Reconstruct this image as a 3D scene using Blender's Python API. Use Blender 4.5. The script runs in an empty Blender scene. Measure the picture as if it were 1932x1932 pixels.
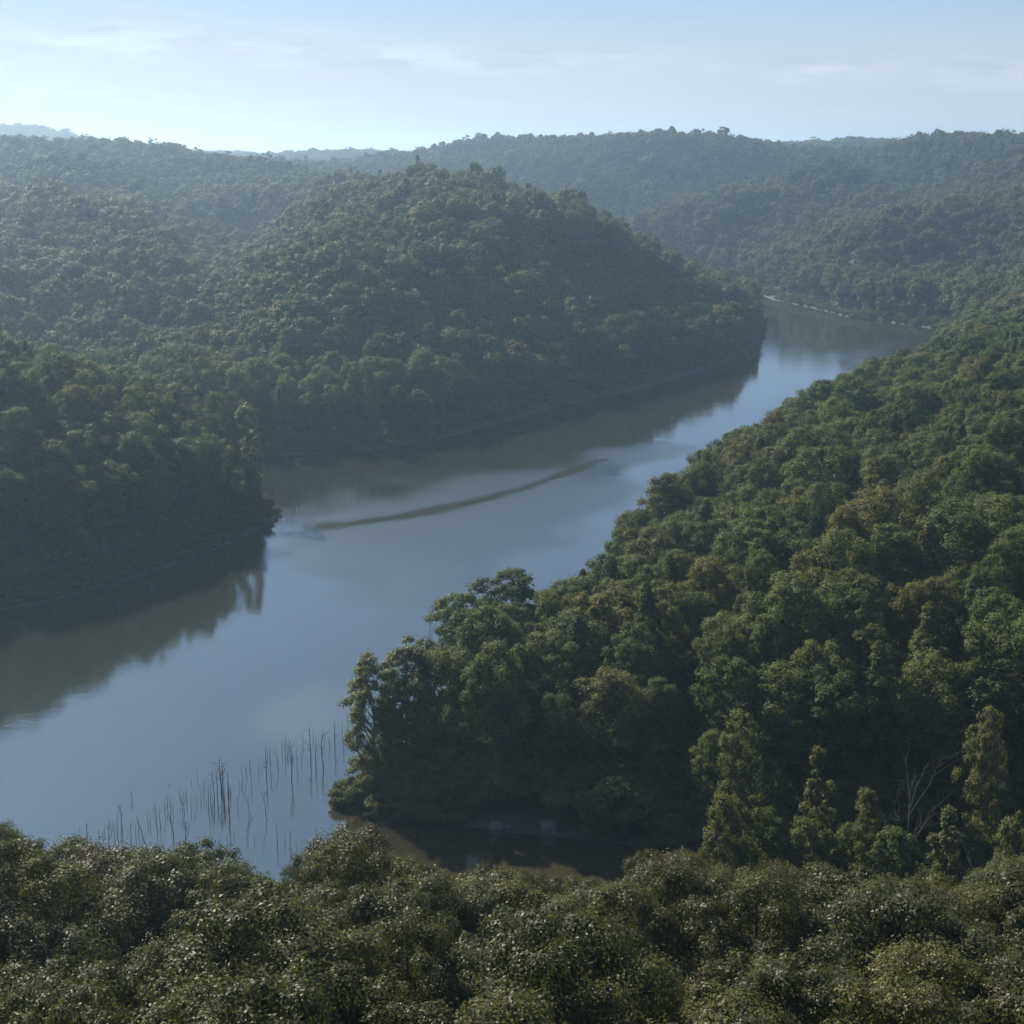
import bpy, math, random
import numpy as np
from mathutils import Vector

R = math.radians
rng = np.random.default_rng(11)
random.seed(11)
scene = bpy.context.scene
COL = scene.collection

# ------------------------------------------------------------------ camera
CAM_H = 110.0            # metres above the river
K = CAM_H / 90.0         # distances below were first estimated for a 90 m bluff
PITCH = R(13.5)          # looking down
FOV = 2 * math.atan(966.0 / 2805.0)
cam_d = bpy.data.cameras.new('camera')
cam_d.sensor_fit = 'HORIZONTAL'
cam_d.angle = FOV
cam_d.clip_start = 0.5
cam_d.clip_end = 30000
cam = bpy.data.objects.new('camera', cam_d)
COL.objects.link(cam)
cam.location = (0, 0, CAM_H)
cam.rotation_euler = (R(90) - PITCH, 0, 0)
scene.camera = cam

# ------------------------------------------------------------------ light
SUN_AZ, SUN_EL = R(-36), R(36)          # azimuth from +Y, negative = left of the view
SUN = Vector((math.sin(SUN_AZ) * math.cos(SUN_EL), math.cos(SUN_AZ) * math.cos(SUN_EL), math.sin(SUN_EL)))
sun_d = bpy.data.lights.new('sun', 'SUN')
sun_d.energy = 5.0
sun_d.angle = R(0.53)
sun_d.color = (1.0, 0.93, 0.80)
sun_o = bpy.data.objects.new('sun', sun_d)
COL.objects.link(sun_o)
sun_o.rotation_euler = SUN.to_track_quat('Z', 'Y').to_euler()
sun_o.location = (-300, 500, 400)

world = bpy.data.worlds.new('World')
scene.world = world
world.use_nodes = True
wt = world.node_tree
wt.nodes.clear()


class NT:
    """small helper to write node trees"""
    def __init__(s, tree): s.t = tree
    def n(s, typ, props=None, **ins):
        nd = s.t.nodes.new(typ)
        for k, v in (props or {}).items():
            setattr(nd, k, v)
        for k, v in ins.items():
            key = int(k[1:]) if k[0] == 'i' and k[1:].isdigit() else k.replace('_', ' ')
            sock = nd.inputs[key]
            if isinstance(v, bpy.types.NodeSocket):
                s.t.links.new(v, sock)
            elif isinstance(v, bpy.types.Node):
                s.t.links.new(v.outputs[0], sock)
            else:
                sock.default_value = v
        return nd
    def m(s, op, a, b=0.0, c=0.0, clamp=False):
        nd = s.n('ShaderNodeMath', {'operation': op, 'use_clamp': clamp}, i0=a, i1=b)
        if op in ('MULTIPLY_ADD', 'SMOOTH_MIN'):
            v = c
            if isinstance(v, (bpy.types.NodeSocket, bpy.types.Node)):
                s.t.links.new(v.outputs[0] if isinstance(v, bpy.types.Node) else v, nd.inputs[2])
            else:
                nd.inputs[2].default_value = v
        return nd.outputs[0]
    def ramp(s, fac, stops, interp='LINEAR'):
        nd = s.n('ShaderNodeValToRGB', None, Fac=fac)
        cr = nd.color_ramp
        cr.interpolation = interp
        while len(cr.elements) < len(stops):
            cr.elements.new(0.5)
        for e, (p, c) in zip(cr.elements, stops):
            e.position = p
            e.color = (c, c, c, 1) if isinstance(c, (int, float)) else (*c, 1)
        return nd.outputs[0]
    def mix(s, fac, a, b, blend='MIX'):
        nd = s.n('ShaderNodeMix', {'data_type': 'RGBA', 'blend_type': blend})
        for i, v in ((0, fac), (6, a), (7, b)):
            if isinstance(v, bpy.types.NodeSocket):
                s.t.links.new(v, nd.inputs[i])
            elif i == 0:
                nd.inputs[i].default_value = v
            else:
                nd.inputs[i].default_value = (*v, 1)
        return nd.outputs[2]


W = NT(wt)
sky = W.n('ShaderNodeTexSky', {'sky_type': 'NISHITA', 'sun_disc': False})
sky.sun_elevation = SUN_EL
sky.sun_rotation = SUN_AZ % (2 * math.pi)
sky.altitude = 300
sky.air_density = 1.0
sky.dust_density = 0.15
sky.ozone_density = 2.0
# thin rows of cloud on a flat layer high above, the same in every direction
gc = W.n('ShaderNodeTexCoord').outputs['Generated']
sp = W.n('ShaderNodeSeparateXYZ', None, Vector=gc)
zc = W.m('MAXIMUM', sp.outputs[2], 0.012)
px_ = W.m('DIVIDE', sp.outputs[0], zc)
py_ = W.m('DIVIDE', sp.outputs[1], zc)
pv = W.n('ShaderNodeCombineXYZ', None, X=px_, Y=py_, Z=0.0).outputs[0]
mp1 = W.n('ShaderNodeMapping', None, Vector=pv, Rotation=(0, 0, R(-24)), Scale=(0.30, 0.20, 1)).outputs[0]
mp2 = W.n('ShaderNodeMapping', None, Vector=gc, Scale=(9, 9, 40)).outputs[0]
nz1 = W.n('ShaderNodeTexNoise', None, Vector=mp2, Scale=1.6, Detail=6.0, Roughness=0.62).outputs[0]
row = W.m('ADD', W.m('MULTIPLY', py_, 0.80), W.m('MULTIPLY', px_, -0.52))
nz0 = W.n('ShaderNodeTexNoise', None, Vector=mp1, Scale=0.7, Detail=2.0).outputs[0]
row = W.m('ADD', row, W.m('MULTIPLY', W.m('SUBTRACT', nz0, 0.5), 5.0))
rows = W.m('SINE', W.m('MULTIPLY', W.m('SUBTRACT', row, 10.2), 2 * math.pi / 12.5))
rows = W.ramp(W.m('MULTIPLY_ADD', rows, 0.5, 0.5), [(0.45, 0.0), (0.92, 1.0)])
cl = W.m('MULTIPLY', W.ramp(nz1, [(0.38, 0.0), (0.58, 1.0)]), rows)
fade = W.ramp(sp.outputs[2], [(0.015, 0.0), (0.05, 1.0), (0.10, 0.9), (0.22, 0.22), (0.6, 0.12)])
cl = W.m('MULTIPLY', cl, fade)
mp3 = W.n('ShaderNodeMapping', None, Vector=gc, Location=(3.1, 1.7, 0.25), Scale=(9, 9, 44)).outputs[0]
nz2 = W.n('ShaderNodeTexNoise', None, Vector=mp3, Scale=1.9, Detail=4.0, Roughness=0.5).outputs[0]
under = W.m('MULTIPLY', W.ramp(nz2, [(0.44, 0.0), (0.58, 1.0)]), cl)
gam = W.n('ShaderNodeGamma', None, Color=sky.outputs[0], Gamma=0.46).outputs[0]
sat = W.n('ShaderNodeHueSaturation', None, Color=gam, Saturation=1.75).outputs[0]
sc_ = W.n('ShaderNodeSeparateColor', None, Color=sat)
# moist air keeps the low sky pale blue instead of yellow
g_ = W.m('MULTIPLY', sc_.outputs[1], 0.98)
r_ = W.m('MINIMUM', sc_.outputs[0], W.m('MULTIPLY', g_, 0.87))
b_ = W.m('MAXIMUM', W.m('MULTIPLY', sc_.outputs[2], 1.08), W.m('MULTIPLY', g_, 1.15))
low = W.n('ShaderNodeCombineColor', None, Red=r_, Green=g_, Blue=b_).outputs[0]
# the air deepens to a fuller blue above the pale band at the horizon, all the way round
deep = W.ramp(sp.outputs[2], [(0.05, 0.0), (0.20, 0.55), (0.45, 1.0)])
blue = W.n('ShaderNodeCombineColor', None, Red=W.m('MULTIPLY', g_, 0.62), Green=W.m('MULTIPLY', g_, 1.20), Blue=W.m('MULTIPLY', g_, 2.15)).outputs[0]
base = W.mix(deep, low, blue)
lum = W.n('ShaderNodeRGBToBW', None, Color=base).outputs[0]
white = W.n('ShaderNodeCombineColor', None, Red=W.m('MULTIPLY', lum, 1.10), Green=W.m('MULTIPLY', lum, 1.20), Blue=W.m('MULTIPLY', lum, 1.28)).outputs[0]
grey = W.n('ShaderNodeCombineColor', None, Red=W.m('MULTIPLY', lum, 0.72), Green=W.m('MULTIPLY', lum, 0.84), Blue=W.m('MULTIPLY', lum, 1.02)).outputs[0]
c1 = W.mix(W.m('MULTIPLY', cl, 0.7), base, white)
c2 = W.mix(W.m('MULTIPLY', under, 0.7), c1, grey)
bg = W.n('ShaderNodeBackground', None, Color=c2, Strength=0.116)
wo = W.n('ShaderNodeOutputWorld')
wt.links.new(bg.outputs[0], wo.inputs[0])

vs = scene.view_settings
vs.view_transform = 'Standard'
vs.look = 'None'
vs.exposure = 1.15
vs.gamma = 1.0
vs.use_curve_mapping = False
cy = scene.cycles
cy.max_bounces = 6
cy.diffuse_bounces = 2
cy.glossy_bounces = 3
cy.transmission_bounces = 3
cy.transparent_max_bounces = 8
cy.volume_bounces = 1
cy.sample_clamp_indirect = 4.0
cy.caustics_reflective = False
cy.caustics_refractive = False
cy.use_denoising = True
cy.use_adaptive_sampling = True
cy.adaptive_threshold = 0.02

# ------------------------------------------------------------------ pixels <-> places (picture 1932 px wide)
F = 2805.0
cp, sn = math.cos(PITCH), math.sin(PITCH)


def ray(u, v):
    a, b = (u - 966.0) / F, (966.0 - v) / F
    return a, cp + b * sn, -sn + b * cp


def on_z(u, v, z=0.0):
    a, dy, dz = ray(u, v)
    t = (z - CAM_H) / dz
    return a * t, dy * t


def at_y(u, v, y):
    a, dy, dz = ray(u, v)
    t = y / dy
    return a * t, y, CAM_H + dz * t


def project(x, y, z):
    x, y, z = np.asarray(x, float), np.asarray(y, float), np.asarray(z, float) - CAM_H
    d = y * cp - z * sn
    up = y * sn + z * cp
    d = np.where(d < 1, 1, d)
    return 966 + F * x / d, 966 - F * up / d, d


# ------------------------------------------------------------------ the river's outline
near_shore = [(-900, 95), (-400, 140), (-200, 158), (-80, 170), (-30, 174), (10, 178), (45, 182), (75, 192), (95, 203)]
cove = [(92, 212), (70, 218), on_z(1400, 1610), on_z(1200, 1592), on_z(1036, 1574), on_z(935, 1562), on_z(760, 1543), on_z(700, 1536), on_z(655, 1525), on_z(640, 1505)]
right_bank = [on_z(u, v, 25) for u, v in ((700, 1250), (765, 1205), (880, 1125), (960, 1085), (1050, 1045), (1110, 985), (1220, 912), (1310, 832), (1400, 792), (1480, 745), (1560, 708), (1660, 672), (1770, 634))]
right_bank += [(235, 800), (262, 870), (276, 930)]
far_bank = [on_z(u, v) for u, v in ((1770, 621), (1688, 609), (1602, 599), (1561, 587), (1472, 568), (1421, 551))]
behind = [(190, 1310), (140, 1390), (70, 1440), (20, 1420), (60, 1340), (110, 1240), (150, 1130)]
mid_bank = [(172, 1060)] + [on_z(u, v) for u, v in ((1440, 612), (1434, 630), (1426, 652), (1387, 675), (1368, 687), (1195, 735), (1053, 765), (940, 797), (824, 828), (640, 855), (563, 857))]
inlet = [(-115, 548), (-165, 540), (-180, 520), (-140, 500), (-105, 482)]
left_bank = [on_z(u, v) for u, v in ((525, 966), (508, 988), (470, 1005), (380, 1045), (250, 1090), (120, 1125), (0, 1155))] + [(-220, 310), (-400, 270), (-900, 260)]
RIVER = np.array(near_shore + cove + right_bank + far_bank + behind + mid_bank + inlet + left_bank, float)


def densify(poly, step):
    out = []
    n = len(poly)
    for i in range(n):
        a, b = poly[i], poly[(i + 1) % n]
        L = np.hypot(*(b - a))
        k = max(1, int(L / step))
        for j in range(k):
            out.append(a + (b - a) * j / k)
    return np.array(out)


def signed(px, py, poly=RIVER):
    """distance to the shoreline, positive on land"""
    px, py = px.ravel(), py.ravel()
    best = np.full(px.shape, 1e18)
    inside = np.zeros(px.shape, bool)
    n = len(poly)
    for i in range(n):
        ax, ay = poly[i]
        bx, by = poly[(i + 1) % n]
        dx, dy = bx - ax, by - ay
        t = np.clip(((px - ax) * dx + (py - ay) * dy) / (dx * dx + dy * dy + 1e-9), 0, 1)
        d = (px - ax - t * dx) ** 2 + (py - ay - t * dy) ** 2
        np.minimum(best, d, out=best)
        if ay != by:
            c = ((ay > py) != (by > py)) & (px < (bx - ax) * (py - ay) / (by - ay) + ax)
            inside ^= c
    d = np.sqrt(best)
    return np.where(inside, -d, d)


# ------------------------------------------------------------------ the hills: heights fitted through known points
CT = 21.0
pts = []


def C_(u, v, y90, c=CT):        # canopy seen at pixel (u, v) at that distance
    x, y, z = at_y(u, v, y90 * K)
    pts.append((x, y, z - c))


def G_(x, y, z):
    pts.append((x, y, z))


for q in densify(RIVER, 45):
    G_(q[0], q[1], 0.3)
# near bank under the camera
for x in (-160, -80, -30, 0, 30, 80, 160):
    bend = 0.0
    G_(x, 160, 7); G_(x, 130, 19); G_(x, 100, 31); G_(x, 73, 41); G_(x, 45, 52); G_(x, 28, 62)
for x in (-60, -20, 0, 20, 60):
    G_(x, 12, 100); G_(x, -10, 107); G_(x, -60, 108)
G_(115, 215, 3); G_(105, 228, 4); G_(60, 230, 3); G_(125, 192, 7); G_(150, 175, 18); G_(200, 190, 30); G_(180, 240, 22); G_(260, 200, 55)
for x, y, z in ((-500, 20, 95), (500, 20, 100), (500, 200, 95), (-500, -200, 100), (500, -200, 105), (0, -300, 105)):
    G_(x, y, z)
# right slope
for u, v, y in ((1932, 1180, 195), (1932, 935, 255), (1932, 740, 340), (1932, 620, 440), (1932, 597, 540), (1700, 1150, 205), (1700, 1000, 240), (1700, 830, 330), (1700, 740, 430), (1700, 690, 510),
                (1450, 1180, 205), (1450, 1000, 245), (1450, 860, 330), (1450, 790, 400), (1200, 1150, 220), (1200, 1020, 265), (1050, 1130, 232), (1850, 608, 540)):
    C_(u, v, y)
for x, y, z in ((330, 300, 62), (420, 450, 75), (420, 650, 80), (520, 800, 95), (400, 560, 60)):
    G_(x, y, z)
# spur beyond it, at the right edge
for u, v, y in ((1932, 512, 760), (1860, 555, 740), (1800, 592, 730)):
    C_(u, v, y)
# left near hill
for u, v, y in ((0, 715, 335), (0, 640, 410), (120, 655, 410), (250, 712, 392), (350, 738, 385), (430, 772, 380), (150, 760, 345), (-200, 600, 380), (-400, 560, 380)):
    C_(u, v, y)
G_(-230, 540, 14); G_(-300, 560, 18)
# middle-left hill: its skyline, its nose and its shaded river face
for u, v, y in ((830, 322, 820), (950, 340, 770), (1050, 377, 730), (1150, 432, 700), (1250, 487, 705), (1350, 537, 725), (1405, 575, 705),
                (640, 315, 930), (530, 303, 1200), (330, 281, 1250), (180, 273, 1200), (60, 275, 1150), (-100, 270, 1150), (-300, 255, 1100),
                (330, 612, 470), (500, 560, 522), (640, 520, 545), (800, 480, 580), (930, 430, 640), (1050, 420, 680), (830, 402, 690), (700, 430, 680),
                (700, 640, 497), (850, 600, 530), (1000, 540, 592), (1150, 530, 655), (1280, 570, 690),
                (0, 388, 800), (150, 410, 760), (280, 447, 700), (345, 505, 630), (100, 560, 560), (230, 560, 580), (-150, 450, 650),
                (430, 430, 800), (480, 395, 900), (560, 350, 980), (20, 350, 1010), (94, 337, 1000), (225, 326, 1020), (330, 360, 960), (150, 330, 1090), (300, 330, 1090)):
    C_(u, v, y)
# far right ridge
for u, v, y in ((840, 298, 1750), (900, 272, 1700), (980, 257, 1650), (1100, 249, 1600), (1180, 245, 1580), (1270, 253, 1550), (1400, 272, 1550), (1500, 286, 1600), (1600, 285, 1550),
                (1700, 275, 1500), (1760, 258, 1450), (1850, 258, 1400), (1932, 258, 1350), (2100, 250, 1300), (1000, 330, 1450), (1150, 330, 1400), (1100, 400, 1250), (1250, 440, 1150), (1350, 480, 1060),
                (1545, 353, 1300), (1470, 368, 1270), (1365, 393, 1210), (1320, 407, 1190), (1394, 345, 1420), (1450, 320, 1500), (1600, 450, 1000), (1700, 460, 960), (1750, 400, 1110), (1900, 400, 1080), (1850, 330, 1260), (1932, 330, 1230), (1600, 320, 1430), (1850, 480, 900)):
    C_(u, v, y)
for x, y, z in ((0, 1760, 45), (200, 1650, 40), (-150, 1600, 40), (100, 1560, 15), (250, 1350, 14)):
    G_(x, y, z)
# distant ridges
for u, v, y in ((-120, 240, 2700), (0, 237, 2700), (75, 244, 2700), (150, 268, 2700), (300, 305, 2700), (510, 298, 2500), (560, 292, 2450), (650, 279, 2450), (720, 290, 2450), (775, 302, 2450), (790, 294, 4300), (840, 294, 4300), (700, 296, 4300), (400, 300, 4300), (1000, 294, 4300), (1500, 276, 2100), (1560, 273, 2100), (1620, 269, 2100), (1690, 274, 2100), (1800, 280, 2100), (2000, 276, 2100)):
    C_(u, v, y, 16)
for x in (-1500, -800, 0, 800, 1600):
    G_(x, 2330, 30)
for x in (-3000, -1500, 0, 1500, 3000):
    G_(x, 4300, 60); G_(x, 6500, 75); G_(x, 8800, 88)
for x, y in ((-1500, 400), (-1500, 1200), (1500, 400), (1500, 1200), (-5000, 0), (5000, 0), (-5500, 4000), (5500, 4000), (-5500, 8000), (5500, 8000)):
    G_(x, y, 95)
P = np.array(pts)
# two fitted points must not stand on top of each other
keep = []
for i, p in enumerate(P):
    if all((P[j, 0] - p[0]) ** 2 + (P[j, 1] - p[1]) ** 2 > 49 for j in keep):
        keep.append(i)
P = P[keep]
PS = 500.0
A = np.hypot(P[:, None, 0] - P[None, :, 0], P[:, None, 1] - P[None, :, 1]) / PS
n = len(P)
M = np.zeros((n + 1, n + 1))
M[:n, :n] = A - np.eye(n) * 0.004
M[:n, n] = 1
M[n, :n] = 1
wts = np.linalg.solve(M, np.append(P[:, 2], 0))


def vnoise(x, y, scale, seed):
    r = np.random.default_rng(seed).random((257, 257))
    fx, fy = x / scale + 1000, y / scale + 1000
    ix, iy = np.floor(fx).astype(int), np.floor(fy).astype(int)
    tx, ty = fx - ix, fy - iy
    tx, ty = tx * tx * (3 - 2 * tx), ty * ty * (3 - 2 * ty)
    g = lambda i, j: r[i % 257, j % 257]
    return (g(ix, iy) * (1 - tx) + g(ix + 1, iy) * tx) * (1 - ty) + (g(ix, iy + 1) * (1 - tx) + g(ix + 1, iy + 1) * tx) * ty


# spurs (+) and gullies (-) on the hillsides: line of canopy pixels with distances, height, half width
RELIEF = [
    (((350, 560, 520), (390, 470, 660), (450, 400, 820), (500, 360, 950)), -26, 42),
    (((-60, 520, 560), (100, 590, 520), (230, 610, 510), (330, 640, 480)), -20, 45),
    (((480, 350, 980), (380, 362, 950), (280, 345, 1060)), -24, 50),
    (((0, 388, 790), (150, 410, 750), (280, 447, 690), (345, 505, 620)), 12, 40),
    (((330, 612, 465), (500, 560, 520), (640, 520, 545), (800, 480, 580), (930, 430, 640), (1050, 420, 680)), 9, 36),
    (((480, 660, 485), (700, 650, 515), (850, 590, 560), (1000, 560, 600)), -7, 42),
    (((20, 345, 1000), (100, 335, 990), (230, 325, 1010)), 14, 45),
    (((1280, 330, 1450), (1400, 330, 1430), (1520, 315, 1420)), -30, 60),
    (((1560, 350, 1300), (1470, 366, 1260), (1365, 390, 1210), (1300, 420, 1170)), 24, 55),
    (((1932, 420, 1060), (1800, 440, 1020), (1650, 480, 960)), 18, 50),
    (((1932, 500, 850), (1820, 490, 900), (1740, 500, 900)), -20, 45),
    (((1700, 330, 1330), (1800, 360, 1230), (1900, 370, 1180)), -22, 50),
    (((1000, 360, 1350), (1100, 400, 1250), (1180, 450, 1150)), 18, 50),
    (((1150, 350, 1380), (1230, 400, 1230)), -22, 50),
]


def relief(x, y):
    z = np.zeros(x.shape)
    for line, amp, w in RELIEF:
        pl = [at_y(u, v, d * K)[:2] for u, v, d in line]
        best = np.full(x.shape, 1e9)
        for (ax, ay), (bx, by) in zip(pl[:-1], pl[1:]):
            dx, dy = bx - ax, by - ay
            tt = np.clip(((x - ax) * dx + (y - ay) * dy) / (dx * dx + dy * dy), 0, 1)
            best = np.minimum(best, np.hypot(x - ax - tt * dx, y - ay - tt * dy))
        z += amp * np.exp(-(best / w) ** 2)
    return z


def fit(x, y):
    x, y = x.ravel(), y.ravel()
    z = np.full(x.shape, wts[n])
    for i in range(n):
        z += wts[i] * (np.hypot(x - P[i, 0], y - P[i, 1]) / PS)
    s = signed(x, y)
    far = np.clip((s - 15) / 80, 0, 1)
    near = np.clip((y - 190) / 60, 0, 1)
    z = z + relief(x, y) * np.clip(s / 50, 0, 1)
    z = z + far * near * ((vnoise(x + 0.35 * y, y - 0.35 * x, 130, 3) - 0.5) * 15 + (vnoise(x, y, 45, 4) - 0.5) * 7)
    land = np.clip(z, 0.35 + 0.34 * np.minimum(s, 12) + 0.1 * np.clip(s - 12, 0, 30), 0.5 + 0.75 * s + 0.012 * s * s)
    water = np.maximum(-4.0, 0.3 + 0.35 * s)
    return np.where(s > 0, land, water)


def spaced(lo, hi, fine_lo, fine_hi, step, grow=1.16):
    c = list(np.arange(fine_lo, fine_hi + 0.1, step))
    d = step
    while c[-1] < hi:
        d *= grow
        c.append(min(hi, c[-1] + d))
    d = step
    while c[0] > lo:
        d *= grow
        c.insert(0, max(lo, c[0] - d))
    return np.array(c)


XS = spaced(-6000, 6000, -640, 640, 7.0)
YS = spaced(-500, 9000, -20, 1500, 7.0, 1.05)
GX, GY = np.meshgrid(XS, YS, indexing='ij')
GZ = fit(GX, GY).reshape(GX.shape)


def ground(x, y, Z=GZ):
    x, y = np.asarray(x, float), np.asarray(y, float)
    i = np.clip(np.searchsorted(XS, x) - 1, 0, len(XS) - 2)
    j = np.clip(np.searchsorted(YS, y) - 1, 0, len(YS) - 2)
    tx = (x - XS[i]) / (XS[i + 1] - XS[i])
    ty = (y - YS[j]) / (YS[j + 1] - YS[j])
    return (Z[i, j] * (1 - tx) + Z[i + 1, j] * tx) * (1 - ty) + (Z[i, j + 1] * (1 - tx) + Z[i + 1, j + 1] * tx) * ty


# ------------------------------------------------------------------ materials
def material(name):
    m = bpy.data.materials.new(name)
    m.use_nodes = True
    m.node_tree.nodes.clear()
    t = NT(m.node_tree)
    out = t.n('ShaderNodeOutputMaterial')
    return m, t, out


def foliage(name, ramp, trans=0.35, spec=0.5, rough=0.42):
    m, t, out = material(name)
    oi = t.n('ShaderNodeObjectInfo')
    isl = t.n('ShaderNodeNewGeometry').outputs['Random Per Island']
    col = t.ramp(oi.outputs['Random'], ramp)
    hsv = t.n('ShaderNodeHueSaturation', None, Color=col, Hue=t.m('MULTIPLY_ADD', isl, 0.03, 0.485), Value=t.m('MULTIPLY_ADD', isl, 0.7, 0.65), Saturation=0.95)
    pb = t.n('ShaderNodeBsdfPrincipled', None, Base_Color=hsv.outputs[0], Roughness=rough)
    pb.inputs['Specular IOR Level'].default_value = spec
    tcol = t.mix(1.0, hsv.outputs[0], (1.25, 1.35, 0.55), 'MULTIPLY')
    tr = t.n('ShaderNodeBsdfTranslucent', None, Color=tcol)
    mx = t.n('ShaderNodeMixShader', None, Fac=trans)
    t.t.links.new(pb.outputs[0], mx.inputs[1])
    t.t.links.new(tr.outputs[0], mx.inputs[2])
    t.t.links.new(mx.outputs[0], out.inputs[0])
    return m


GREENS = [(0.0, (0.058, 0.076, 0.028)), (0.25, (0.088, 0.106, 0.038)), (0.5, (0.070, 0.090, 0.040)), (0.72, (0.112, 0.122, 0.042)), (0.88, (0.098, 0.098, 0.040)), (0.96, (0.118, 0.104, 0.042)), (1.0, (0.098, 0.076, 0.038))]
YELLOWS = [(0.0, (0.10, 0.11, 0.042)), (1.0, (0.115, 0.112, 0.048))]
OLIVES = [(0.0, (0.046, 0.048, 0.018)), (0.3, (0.070, 0.068, 0.025)), (0.6, (0.056, 0.060, 0.026)), (0.82, (0.090, 0.084, 0.030)), (0.93, (0.068, 0.058, 0.026)), (1.0, (0.062, 0.046, 0.023))]
MAT_LEAF = foliage('foliage', OLIVES, 0.36, 0.08, 0.42)
MAT_CLUMP = foliage('leafy_spray', GREENS, 0.42, 0.05, 0.55)
MAT_FAR = foliage('far_foliage', GREENS, 0.30, 0.05, 0.55)
MAT_YLEAF = foliage('pale_foliage', YELLOWS, 0.42, 0.12, 0.5)

MAT_BARK, t, out = material('bark')
nz = t.n('ShaderNodeTexNoise', None, Scale=6.0, Detail=5.0).outputs[0]
bc = t.ramp(nz, [(0.3, (0.045, 0.035, 0.026)), (0.7, (0.11, 0.09, 0.07))])
pb = t.n('ShaderNodeBsdfPrincipled', None, Base_Color=bc, Roughness=0.9)
t.t.links.new(pb.outputs[0], out.inputs[0])

MAT_DEAD, t, out = material('dead_wood')
nz = t.n('ShaderNodeTexNoise', None, Scale=3.0, Detail=4.0).outputs[0]
bc = t.ramp(nz, [(0.3, (0.045, 0.038, 0.03)), (0.7, (0.10, 0.085, 0.07))])
pb = t.n('ShaderNodeBsdfPrincipled', None, Base_Color=bc, Roughness=0.9)
t.t.links.new(pb.outputs[0], out.inputs[0])

MAT_PALEWOOD, t, out = material('bleached_wood')
nz = t.n('ShaderNodeTexNoise', None, Scale=3.0, Detail=4.0).outputs[0]
bc = t.ramp(nz, [(0.3, (0.06, 0.055, 0.048)), (0.7, (0.12, 0.108, 0.095))])
pb = t.n('ShaderNodeBsdfPrincipled', None, Base_Color=bc, Roughness=0.85)
t.t.links.new(pb.outputs[0], out.inputs[0])

MAT_ROCK, t, out = material('limestone')
nz = t.n('ShaderNodeTexNoise', None, Scale=1.3, Detail=8.0, Roughness=0.6).outputs[0]
bc = t.ramp(nz, [(0.3, (0.07, 0.066, 0.06)), (0.7, (0.19, 0.185, 0.175))])
bp = t.n('ShaderNodeBump', None, Height=nz, Strength=0.6, Distance=0.2)
pb = t.n('ShaderNodeBsdfPrincipled', None, Base_Color=bc, Roughness=0.85, Normal=bp.outputs[0])
t.t.links.new(pb.outputs[0], out.inputs[0])

MAT_GROUND, t, out = material('forest_floor')
geo = t.n('ShaderNodeNewGeometry')
pz = t.n('ShaderNodeSeparateXYZ', None, Vector=geo.outputs['Position']).outputs[2]
nz = t.n('ShaderNodeTexNoise', None, Vector=geo.outputs['Position'], Scale=0.15, Detail=6.0).outputs[0]
floor = t.ramp(nz, [(0.3, (0.020, 0.026, 0.012)), (0.7, (0.038, 0.042, 0.020))])
nz2 = t.n('ShaderNodeTexNoise', None, Vector=geo.outputs['Position'], Scale=0.9, Detail=5.0).outputs[0]
mud = t.ramp(nz2, [(0.3, (0.025, 0.022, 0.017)), (0.7, (0.07, 0.062, 0.05))])
edge = t.m('LESS_THAN', t.m('ADD', pz, t.m('MULTIPLY', nz2, 1.2)), 1.25)
gcol = t.mix(edge, floor, mud)
pb = t.n('ShaderNodeBsdfPrincipled', None, Base_Color=gcol, Roughness=0.95)
t.t.links.new(pb.outputs[0], out.inputs[0])

MAT_WATER, t, out = material('river_water')
geo = t.n('ShaderNodeNewGeometry')
pos = geo.outputs['Position']
ruf = t.n('ShaderNodeAttribute', {'attribute_name': 'ruffle'}).outputs['Fac']
silt = t.n('ShaderNodeAttribute', {'attribute_name': 'silt'}).outputs['Fac']
w1 = t.n('ShaderNodeTexNoise', None, Vector=t.n('ShaderNodeMapping', None, Vector=pos, Rotation=(0, 0, R(20)), Scale=(0.55, 1.25, 1)).outputs[0], Scale=1.0, Detail=4.0, Roughness=0.6).outputs[0]
w2 = t.n('ShaderNodeTexNoise', None, Vector=t.n('ShaderNodeMapping', None, Vector=pos, Rotation=(0, 0, R(-15)), Scale=(0.06, 0.14, 1)).outputs[0], Scale=1.0, Detail=3.0).outputs[0]
hgt = t.m('ADD', t.m('MULTIPLY', w1, t.m('MULTIPLY_ADD', ruf, 0.060, 0.011)), t.m('MULTIPLY', w2, 0.03))
bp = t.n('ShaderNodeBump', None, Height=hgt, Strength=1.0, Distance=1.0)
wcol = t.mix(silt, (0.013, 0.014, 0.010), (0.034, 0.027, 0.016))
painted_reflection_ = t.n('ShaderNodeAttribute', {'attribute_name': 'painted_reflection'}).outputs['Fac']
wcol = t.mix(painted_reflection_, wcol, (0.020, 0.021, 0.011))  # dark reflection of the hill painted into the water colour along the slick
rgh = t.m('MULTIPLY_ADD', ruf, 0.20, 0.03)
pb = t.n('ShaderNodeBsdfPrincipled', None, Base_Color=wcol, Roughness=rgh, IOR=2.7, Normal=bp.outputs[0])
t.t.links.new(t.m('MULTIPLY_ADD', painted_reflection_, -0.36, 0.5), pb.inputs['Specular IOR Level'])  # gloss lowered there so the painted reflection stays dark
t.t.links.new(pb.outputs[0], out.inputs[0])

MAT_HAZE, t, out = material('haze')
HAZE_DENSITY = 0.00015
pvn = t.n('ShaderNodeVolumePrincipled', None, Color=(0.56, 0.78, 1.0, 1), Density=HAZE_DENSITY, Anisotropy=0.70)
t.t.links.new(pvn.outputs[0], out.inputs['Volume'])


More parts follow.
